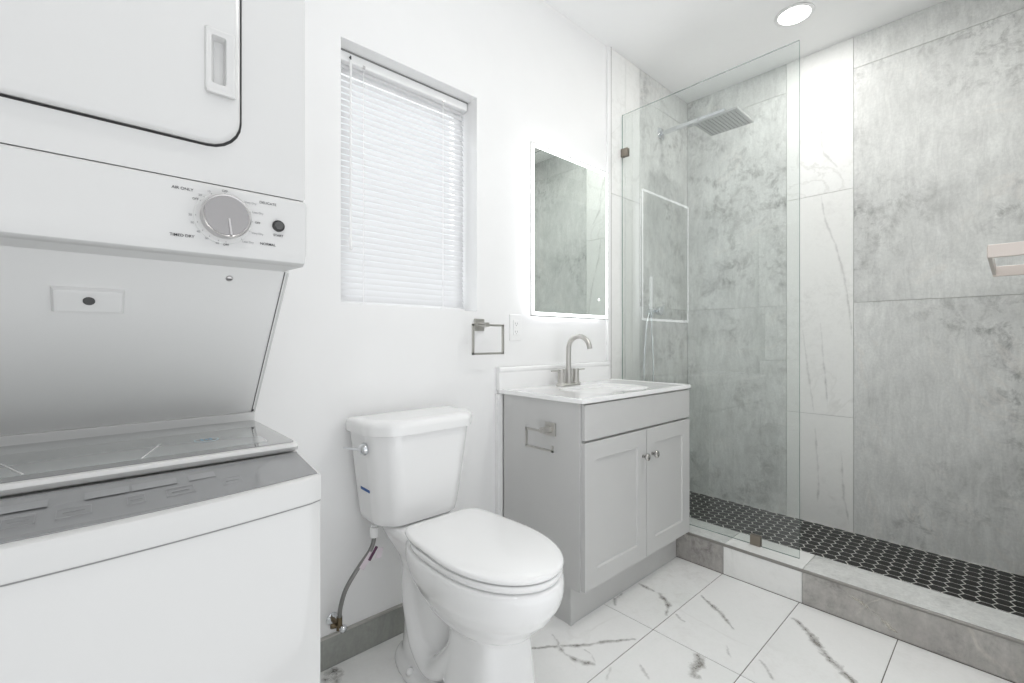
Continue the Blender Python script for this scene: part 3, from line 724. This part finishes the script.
# water supply
wv = thing('water_supply_line', (.57, -.03, .17), 'braided steel water line rising from the wall valve to the toilet tank', 'water supply line')
b = MB(); b.lathe([(.020, 0), (.020, .003), (.012, .006), (.0, .006)], (.566, -.001, .150), (0, -1, 0), M['chrome'], 24)
b.cyl((.566, -.003, .150), (.566, -.058, .150), .0075, M['brass'], 14, .001)
b.cyl((.566, -.058, .140), (.566, -.058, .182), .0095, M['brass'], 8, .001)
b.build('valve_body', wv)
b = MB(); b.lathe([(.007, 0), (.012, .004), (.013, .012), (.009, .018), (0, .019)], (.571, -.062, .150), (.25, -.9, -.35), M['chrome'], 10)
b.build('valve_handle', wv)
b = MB(); b.cyl((.556, -.058, .158), (.540, -.058, .162), .008, M['brass'], 6); b.build('outlet_nut', wv)
hp = [(.566, -.060, .182), (.567, -.065, .215), (.580, -.075, .27), (.615, -.082, .325), (.650, -.085, .365), (.663, -.088, .39), (.668, -.090, .418)]
b = MB(); b.tube(hp, .0068, M['steel_hose'], 14, 8); b.build('braided_hose', wv)
b = MB(); b.cyl((.668, -.090, .414), (.668, -.090, .448), .015, M['white_pl'], 12, .002); b.cyl((.668, -.090, .446), (.668, -.090, .4585), .010, M['white_pl'], 12); b.build('coupling_nut', wv)
b = MB()
b.box((.630, -.0955, .320), (.648, -.0945, .375), M['tag'], rot=Matrix.Rotation(math.radians(40), 3, 'Y'))
b.box((.655, -.0975, .342), (.665, -.0965, .388), M['tag2'], rot=Matrix.Rotation(math.radians(35), 3, 'Y'))
b.box((.670, -.1005, .345), (.690, -.0995, .378), M['tag'], rot=Matrix.Rotation(math.radians(15), 3, 'Y'))
lab(b.build('paper_tag', wv), 'white and purple paper tag wrapped around the hose')

# ================================================================== VANITY
VX0, VX1 = 1.286, 2.076
va = thing('vanity_cabinet', ((VX0+VX1)/2, -.22, 0), 'grey shaker vanity cabinet with two doors under the white sink top', 'vanity cabinet')
C = M['cabinet']
b = MB(); FYB = -.438
b.box((VX0, -.021, .142), (VX0+.016, FYB, .8235), C, .001, 1); b.box((VX1-.016, -.021, .142), (VX1, FYB, .8235), C, .001, 1)
b.box((VX0+.016, -.021, .142), (VX1-.016, FYB, .158), C); b.box((VX0+.016, -.021, .158), (VX1-.016, -.030, .8235), C)
b.box((VX0+.016, FYB+.018, .158), (VX0+.05, FYB, .8235), C); b.box((VX1-.05, FYB+.018, .158), (VX1-.016, FYB, .8235), C)
b.box((VX0+.05, FYB+.018, .66), (VX1-.05, FYB, .8235), C); b.box((VX0+.05, FYB+.018, .158), (VX1-.05, FYB, .19), C)
b.build('body', va)
b = MB(); b.box((VX0+.006, -.021, 0.0), (VX1-.002, -.390, .1418), C, .001, 1); b.box((VX0+.003, -.380, 0), (VX0+.024, -.393, .1418), C, .001, 1); b.build('toe_kick', va)
def shaker(name, x0, x1, z0, z1, fr, parent, knobx=None, kz=.572):
    b = MB(); y0, y1 = FYB-.001, FYB-.019
    o = rrect(x0, x1, z0, z1, .0015, 2); i1 = rrect(x0+fr, x1-fr, z0+fr, z1-fr, .0015, 2); i2 = rrect(x0+fr+.004, x1-fr-.004, z0+fr+.004, z1-fr-.004, .0015, 2)
    if fr: b.loft([[(p[0], y0, p[1]) for p in o], [(p[0], y1+.001, p[1]) for p in o], [(p[0]*1, y1, p[1]) for p in rrect(x0+.001, x1-.001, z0+.001, z1-.001, .0015, 2)], [(p[0], y1, p[1]) for p in i1], [(p[0], y1+.007, p[1]) for p in i2]], C, sm=False)
    else: b.box((x0, y0, z0), (x1, y1, z1), C, .0012, 1)
    d = b.build(name, parent)
    if knobx:
        b = MB(); b.lathe([(.007, 0), (.0055, .004), (.0055, .010), (.0125, .016), (.0155, .021), (.0148, .026), (.009, .0295), (0, .030)], (knobx, y1, kz), (0, -1, 0), M['knob_metal'], 28); b.build('knob', d)
    return d
shaker('drawer_front', VX0+.006, VX1, .690, .819, 0, va)
shaker('door', VX0+.006, 1.699, .146, .681, .066, va, 1.672)
shaker('door', 1.703, VX1, .146, .681, .066, va, 1.744)
# sink top
ct = thing('sink_top', ((VX0+VX1)/2, -.23, .824), 'glossy white moulded sink top with backsplash on the grey vanity', 'sink')
b = MB(); X0, X1, Y0, Y1, Z0, Z1 = 1.270, 2.0745, -.002, -.463, .8243, .843
cxs, cys, hx, hy = 1.668, -.268, .215, .142
import math as _m
angs = sorted([2*_m.pi*i/60 for i in range(60)] + [_m.atan2(y-cys, x-cxs) % (2*_m.pi) for x in (X0, X1) for y in (Y0, Y1)])
def rectpt(a, x0, x1, y0, y1, z):
    c, s = _m.cos(a), _m.sin(a); t = 1e9
    if c > 1e-9: t = min(t, (x1-cxs)/c)
    if c < -1e-9: t = min(t, (x0-cxs)/c)
    if s > 1e-9: t = min(t, (y0-cys)/s)
    if s < -1e-9: t = min(t, (y1-cys)/s)
    return (cxs+c*t, cys+s*t, z)
def bas(a, f, z, p=3.2, dy=0):
    c, s = _m.cos(a), _m.sin(a); r = (abs(c/(hx*f))**p + abs(s/(hy*f))**p)**(-1/p)
    return (cxs+c*r, cys+s*r+dy, z)
b.loft([[rectpt(a, X0+.003, X1-.003, Y0-.002, Y1+.003, Z0) for a in angs], [rectpt(a, X0, X1, Y0, Y1, Z0+.003) for a in angs], [rectpt(a, X0, X1, Y0, Y1, Z1-.003) for a in angs], [rectpt(a, X0+.0025, X1-.0025, Y0-.002, Y1+.0025, Z1) for a in angs],
        [rectpt(a, X0+.012, X1-.012, Y0-.01, Y1+.012, Z1) for a in angs], [rectpt(a, X0+.018, X1-.018, Y0-.02, Y1+.018, Z1-.003) for a in angs], [bas(a, 1.03, Z1-.003) for a in angs], [bas(a, .99, Z1-.006) for a in angs], [bas(a, .95, Z1-.03) for a in angs],
        [bas(a, .88, Z1-.07) for a in angs], [bas(a, .75, Z1-.105, 2.8) for a in angs], [bas(a, .45, Z1-.122, 2.4) for a in angs], [bas(a, .1, Z1-.127, 2) for a in angs]], M['counter'], (True, True))
b.build('basin_top', ct, math.radians(40))
b = MB()
pr = [(-.001, Z1-.003), (-.024, Z1-.003), (-.022, Z1+.070), (-.026, Z1+.078), (-.026, Z1+.088), (-.022, Z1+.094), (-.001, Z1+.094)]
b.loft([[(1.262, *p) for p in pr], [(2.044, *p) for p in pr]], M['counter'], sm=False)
b.build('backsplash', ct)
b = MB(); b.lathe([(.022, 0), (.022, .002), (.014, .003), (.013, .001), (0, .001)], (cxs, cys, Z1-.1265), (0, 0, 1), M['nickel'], 28); b.build('drain', ct)
# faucet
FX, FY, FZ = 1.640, -.082, Z1-.003
fa = thing('faucet', (FX, FY, FZ), 'brushed nickel two handle gooseneck faucet on the sink top', 'faucet')
b = MB(); b.loft([superel(FX, FY, .078, .026, FZ+.0004, 40, 2.6), superel(FX, FY, .078, .026, FZ+.006, 40, 2.6), superel(FX, FY, .074, .022, FZ+.010, 40, 2.6)], M['nickel']); b.build('base_plate', fa, math.radians(40))
b = MB(); b.lathe([(.018, .009), (.018, .014), (.0155, .018), (.0155, .075), (.0135, .080), (.0115, .080)], (FX, FY, FZ), (0, 0, 1), M['nickel'], 28)
sp_ = [(FX, FY, FZ+.078), (FX, FY, FZ+.14), (FX, FY, FZ+.165)]
Rr = .062; cz_ = FZ+.168
for i in range(1, 13):
    a = math.pi*i/12*.90; sp_.append((FX, FY-Rr+Rr*math.cos(a), cz_+Rr*math.sin(a)))
e = sp_[-1]; sp_.append((FX, e[1]-.003, e[2]-.014))
b.tube(sp_, .0115, M['nickel'], 20, 3)
b.build('spout', fa, math.radians(40))
for s in (-1, 1):
    b = MB(); hx_ = FX+s*.052
    b.lathe([(.0195, .0095), (.0195, .013), (.016, .016), (.016, .055), (.015, .056), (.016, .058), (.016, .076), (.014, .078), (0, .078)], (hx_, FY, FZ), (0, 0, 1), M['nickel'], 28)
    b.cyl((hx_+s*.010, FY, FZ+.071), (hx_+s*.066, FY, FZ+.072), .0035, M['nickel'], 12, .001)
    b.build('handle', fa, math.radians(40))
# toilet paper holder on cabinet side
tp = thing('toilet_paper_holder', (VX0, -.298, .713), 'small nickel toilet paper holder on the side of the vanity', 'toilet paper holder')
b = MB(); b.box((VX0-.008, -.323, .688), (VX0+.0004, -.273, .738), M['nickel'], .001); b.build('mounting_plate', tp)
b = MB(); b.box((VX0-.055, -.308, .703), (VX0-.008, -.288, .723), M['nickel'], .001); b.build('post', tp)
hx2 = VX0-.052
b = MB(); b.sq([(hx2, -.298, .711), (hx2, -.216, .711), (hx2, -.216, .645), (hx2, -.352, .645), (hx2, -.352, .662)], .007, .007, M['nickel']); b.build('paper_bar', tp)
# towel ring
tr = thing('towel_ring', (1.167, -.001, 1.115), 'square nickel towel ring on the wall below the window corner', 'towel ring')
b = MB(); b.box((1.142, -.009, 1.090), (1.192, -.0005, 1.140), M['nickel'], .001); b.build('mounting_plate', tr)
b = MB(); b.box((1.157, -.060, 1.106), (1.177, -.009, 1.124), M['nickel'], .001); b.build('post', tr)
b = MB(); b.sq([(1.098, -.054, 1.113), (1.254, -.054, 1.113), (1.254, -.054, .998), (1.098, -.054, .998), (1.098, -.054, 1.113)], .008, .008, M['nickel']); b.build('ring', tr)
# outlet
ol = thing('wall_outlet', (1.372, -.001, 1.108), 'white wall outlet beside the lower corner of the mirror', 'outlet')
b = MB(); b.box((1.337, -.0065, 1.050), (1.407, -.0002, 1.166), M['white_pl'], .003, 3); b.build('cover_plate', ol)
b = MB(); b.box((1.3555, -.010, 1.075), (1.3885, -.006, 1.141), M['white_pl'], .0015)
for zc in (1.090, 1.126):
    for sx in (-.006, .006): b.box((1.372+sx-.001, -.0103, zc-.004), (1.372+sx+.001, -.0099, zc+.004), M['ink2'])
    b.cyl((1.372, -.0099, zc-.009), (1.372, -.0103, zc-.009), .0022, M['ink2'], 10)
b.box((1.366, -.0112, 1.1045), (1.378, -.0098, 1.1115), M['white_pl'], .0005)
b.build('receptacle', ol)
# mirror
mx0, mx1, mz0, mz1, my = 1.438, 2.016, 1.160, 1.943, -.035
mr = thing('lit_mirror', ((mx0+mx1)/2, 0, mz0), 'backlit rectangular mirror with a glowing border above the sink', 'mirror')
b = MB(); b.box((mx0+.03, my+.006, mz0+.03), (mx1-.03, -.0005, mz1-.03), M['white_pl']); b.build('housing', mr)
b = MB()
for a, c in (((mx0+.026, my+.008, mz0+.026), (mx0+.030, -.012, mz1-.026)), ((mx1-.030, my+.008, mz0+.026), (mx1-.026, -.012, mz1-.026)), ((mx0+.030, my+.008, mz0+.026), (mx1-.030, -.012, mz0+.030)), ((mx0+.030, my+.008, mz1-.030), (mx1-.030, -.012, mz1-.026))):
    b.box(a, c, M['ledback'])
lab(b.build('backlight_strip', mr), 'glowing strip behind the mirror edge')
b = MB(); b.box((mx0, my, mz0), (mx1, my+.005, mz1), M['silver'])
b.box((mx0+.003, my-.0006, mz0+.003), (mx1-.003, my-.0001, mz1-.003), M['mirror']); b.build('mirror_glass', mr)
b = MB(); q, w = .006, .014
for a, c in (((mx0+q, my-.0012, mz0+q), (mx0+q+w, my-.0006, mz1-q)), ((mx1-q-w, my-.0012, mz0+q), (mx1-q, my-.0006, mz1-q)), ((mx0+q+w, my-.0012, mz0+q), (mx1-q-w, my-.0006, mz0+q+w)), ((mx0+q+w, my-.0012, mz1-q-w), (mx1-q-w, my-.0006, mz1-q))):
    b.box(a, c, M['led'])
b.build('light_border', mr)
b = MB(); b.lathe([(.006, 0), (.006, .0004), (0, .0004)], (1.935, my-.0006, 1.262), (0, -1, 0), M['led'], 16); b.build('touch_switch', mr)

# ================================================================== SHOWER
GX = 2.182
sg = thing('shower_screen', (GX, -.45, CH), 'tall frameless clear glass panel standing on the shower curb', 'glass panel')
b = MB(); b.box((GX-.0045, -.885, CH+.0005), (GX+.0045, -.0125, 2.312), M['glass'])
i = b.mi(M['gedge']); b.bm.faces.ensure_lookup_table()
for f in b.bm.faces:
    if abs(f.normal.x) < .5 and f.calc_center_median().y < -.8 : f.material_index = i
b.bm.normal_update()
for f in b.bm.faces: f.material_index = i if abs(f.normal.x) < .5 else 0
b.build('glass', sg)
for (y0, y1, z0, z1) in ((-.052, -.0098, 2.075, 2.120), (-.735, -.692, CH+.0004, CH+.045)):
    b = MB(); b.box((GX-.012, y0, z0), (GX-.0046, y1, z1), M['clamp_metal'], .0015); b.box((GX+.0046, y0, z0), (GX+.012, y1, z1), M['clamp_metal'], .0015)
    b.box((GX-.012, y0 if z0 < 1 else y1-.003, z0 if z0 < 1 else z0), (GX+.012, y1, z0+.0003 if z0 < 1 else z1), M['clamp_metal'])
    b.build('clamp', sg)
sh = thing('rain_shower_head', (2.60, -.01, 2.35), 'square chrome rain shower head on a wall arm', 'shower head')
b = MB(); b.box((2.568, -.018, 2.302), (2.624, -.0095, 2.366), M['chrome'], .001); b.build('wall_flange', sh)
b = MB(); b.box((2.588, -.018, 2.326), (2.612, -.405, 2.346), M['chrome'], .002); b.lathe([(.012, 0), (.012, .040), (.018, .045), (.018, .056)], (2.60, -.395, 2.330), (0, 0, -1), M['chrome'], 20); b.build('arm', sh)
b = MB(); b.box((2.485, -.515, 2.268), (2.715, -.275, 2.280), M['head_metal'], .002)
hd = b.build('spray_head', sh)
b = MB()
for i in range(11):
    for j in range(11):
        x = 2.485+.02+i*.019; y = -.515+.02+j*.020
        b.lathe([(.0028, 0), (.0022, .0025), (0, .0025)], (x, y, 2.2682), (0, 0, -1), M['gap'], 6)
b.build('nozzles', hd)
hv = thing('hand_shower', (2.45, -.01, 1.21), 'chrome hand shower with mixer valve and hose low on the shower wall', 'hand shower')
b = MB(); b.cyl((2.40, -.045, 1.222), (2.55, -.045, 1.222), .011, M['chrome'], 16, .001); b.cyl((2.49, -.0095, 1.222), (2.49, -.04, 1.222), .009, M['chrome'], 16)
b.lathe([(.035, 0), (.035, .004), (.030, .006), (0, .006)], (2.49, -.0095, 1.222), (0, -1, 0), M['chrome'], 28); b.build('valve_body', hv)
b = MB(); b.lathe([(.024, 0), (.026, .004), (.026, .022), (.022, .026), (0, .026)], (2.49, -.054, 1.226), (0, -1, 0), M['chrome'], 24); b.cyl((2.50, -.072, 1.24), (2.53, -.075, 1.262), .005, M['chrome'], 10); b.build('mixer_knob', hv)
b = MB(); b.box((2.397, -.067, 1.235), (2.413, -.053, 1.425), M['white_pl'], .004, 3); b.cyl((2.405, -.060, 1.19), (2.405, -.060, 1.24), .008, M['chrome'], 14); lab(b.build('hand_wand', hv), 'white slim hand spray wand')
b = MB(); b.tube([(2.405, -.060, 1.192), (2.409, -.062, 1.10), (2.425, -.062, .90), (2.41, -.060, .62), (2.375, -.058, .52), (2.345, -.055, .62), (2.345, -.05, .9), (2.375, -.047, 1.12), (2.402, -.045, 1.20), (2.405, -.045, 1.216)], .0055, M['chrome'], 10, 8); b.build('hose', hv)
dr = thing('floor_drain', (2.298, -.43, .036), 'square tiled drain cover in the black mosaic shower floor', 'drain')
b = MB()
q0, q1, r0, r1 = 2.272+.001, 2.350, -.478, -.382
for a, c in (((q0, r0), (q0+.003, r1)), ((q1-.003, r0), (q1, r1)), ((q0, r0), (q1, r0+.003)), ((q0, r1-.003), (q1, r1))): b.box((a[0], a[1], .0362), (c[0], c[1], .0405), M['curb_trim'])
b.build('drain_frame', dr)
b = MB(); b.box((q0+.006, r0+.006, .0362), (q1-.006, r1-.006, .040), M['black_tile'], .001); b.build('drain_insert', dr)
# towel bar on the near wall
tb = thing('towel_bar', (1.74, -1.53, 1.255), 'square brushed nickel towel bar at the right edge, near the viewer', 'towel bar')
for x in (1.505, 1.965):
    b = MB(); b.box((x-.012, -1.5295, 1.230), (x+.012, -1.522, 1.275), M['bar_metal'], .001); b.box((x-.006, -1.522, 1.241), (x+.006, -1.448, 1.270), M['bar_metal'], .001); b.build('post', tb)
b = MB(); b.box((1.505, -1.455, 1.244), (1.965, -1.447, 1.267), M['bar_metal'], .001); b.build('bar', tb)
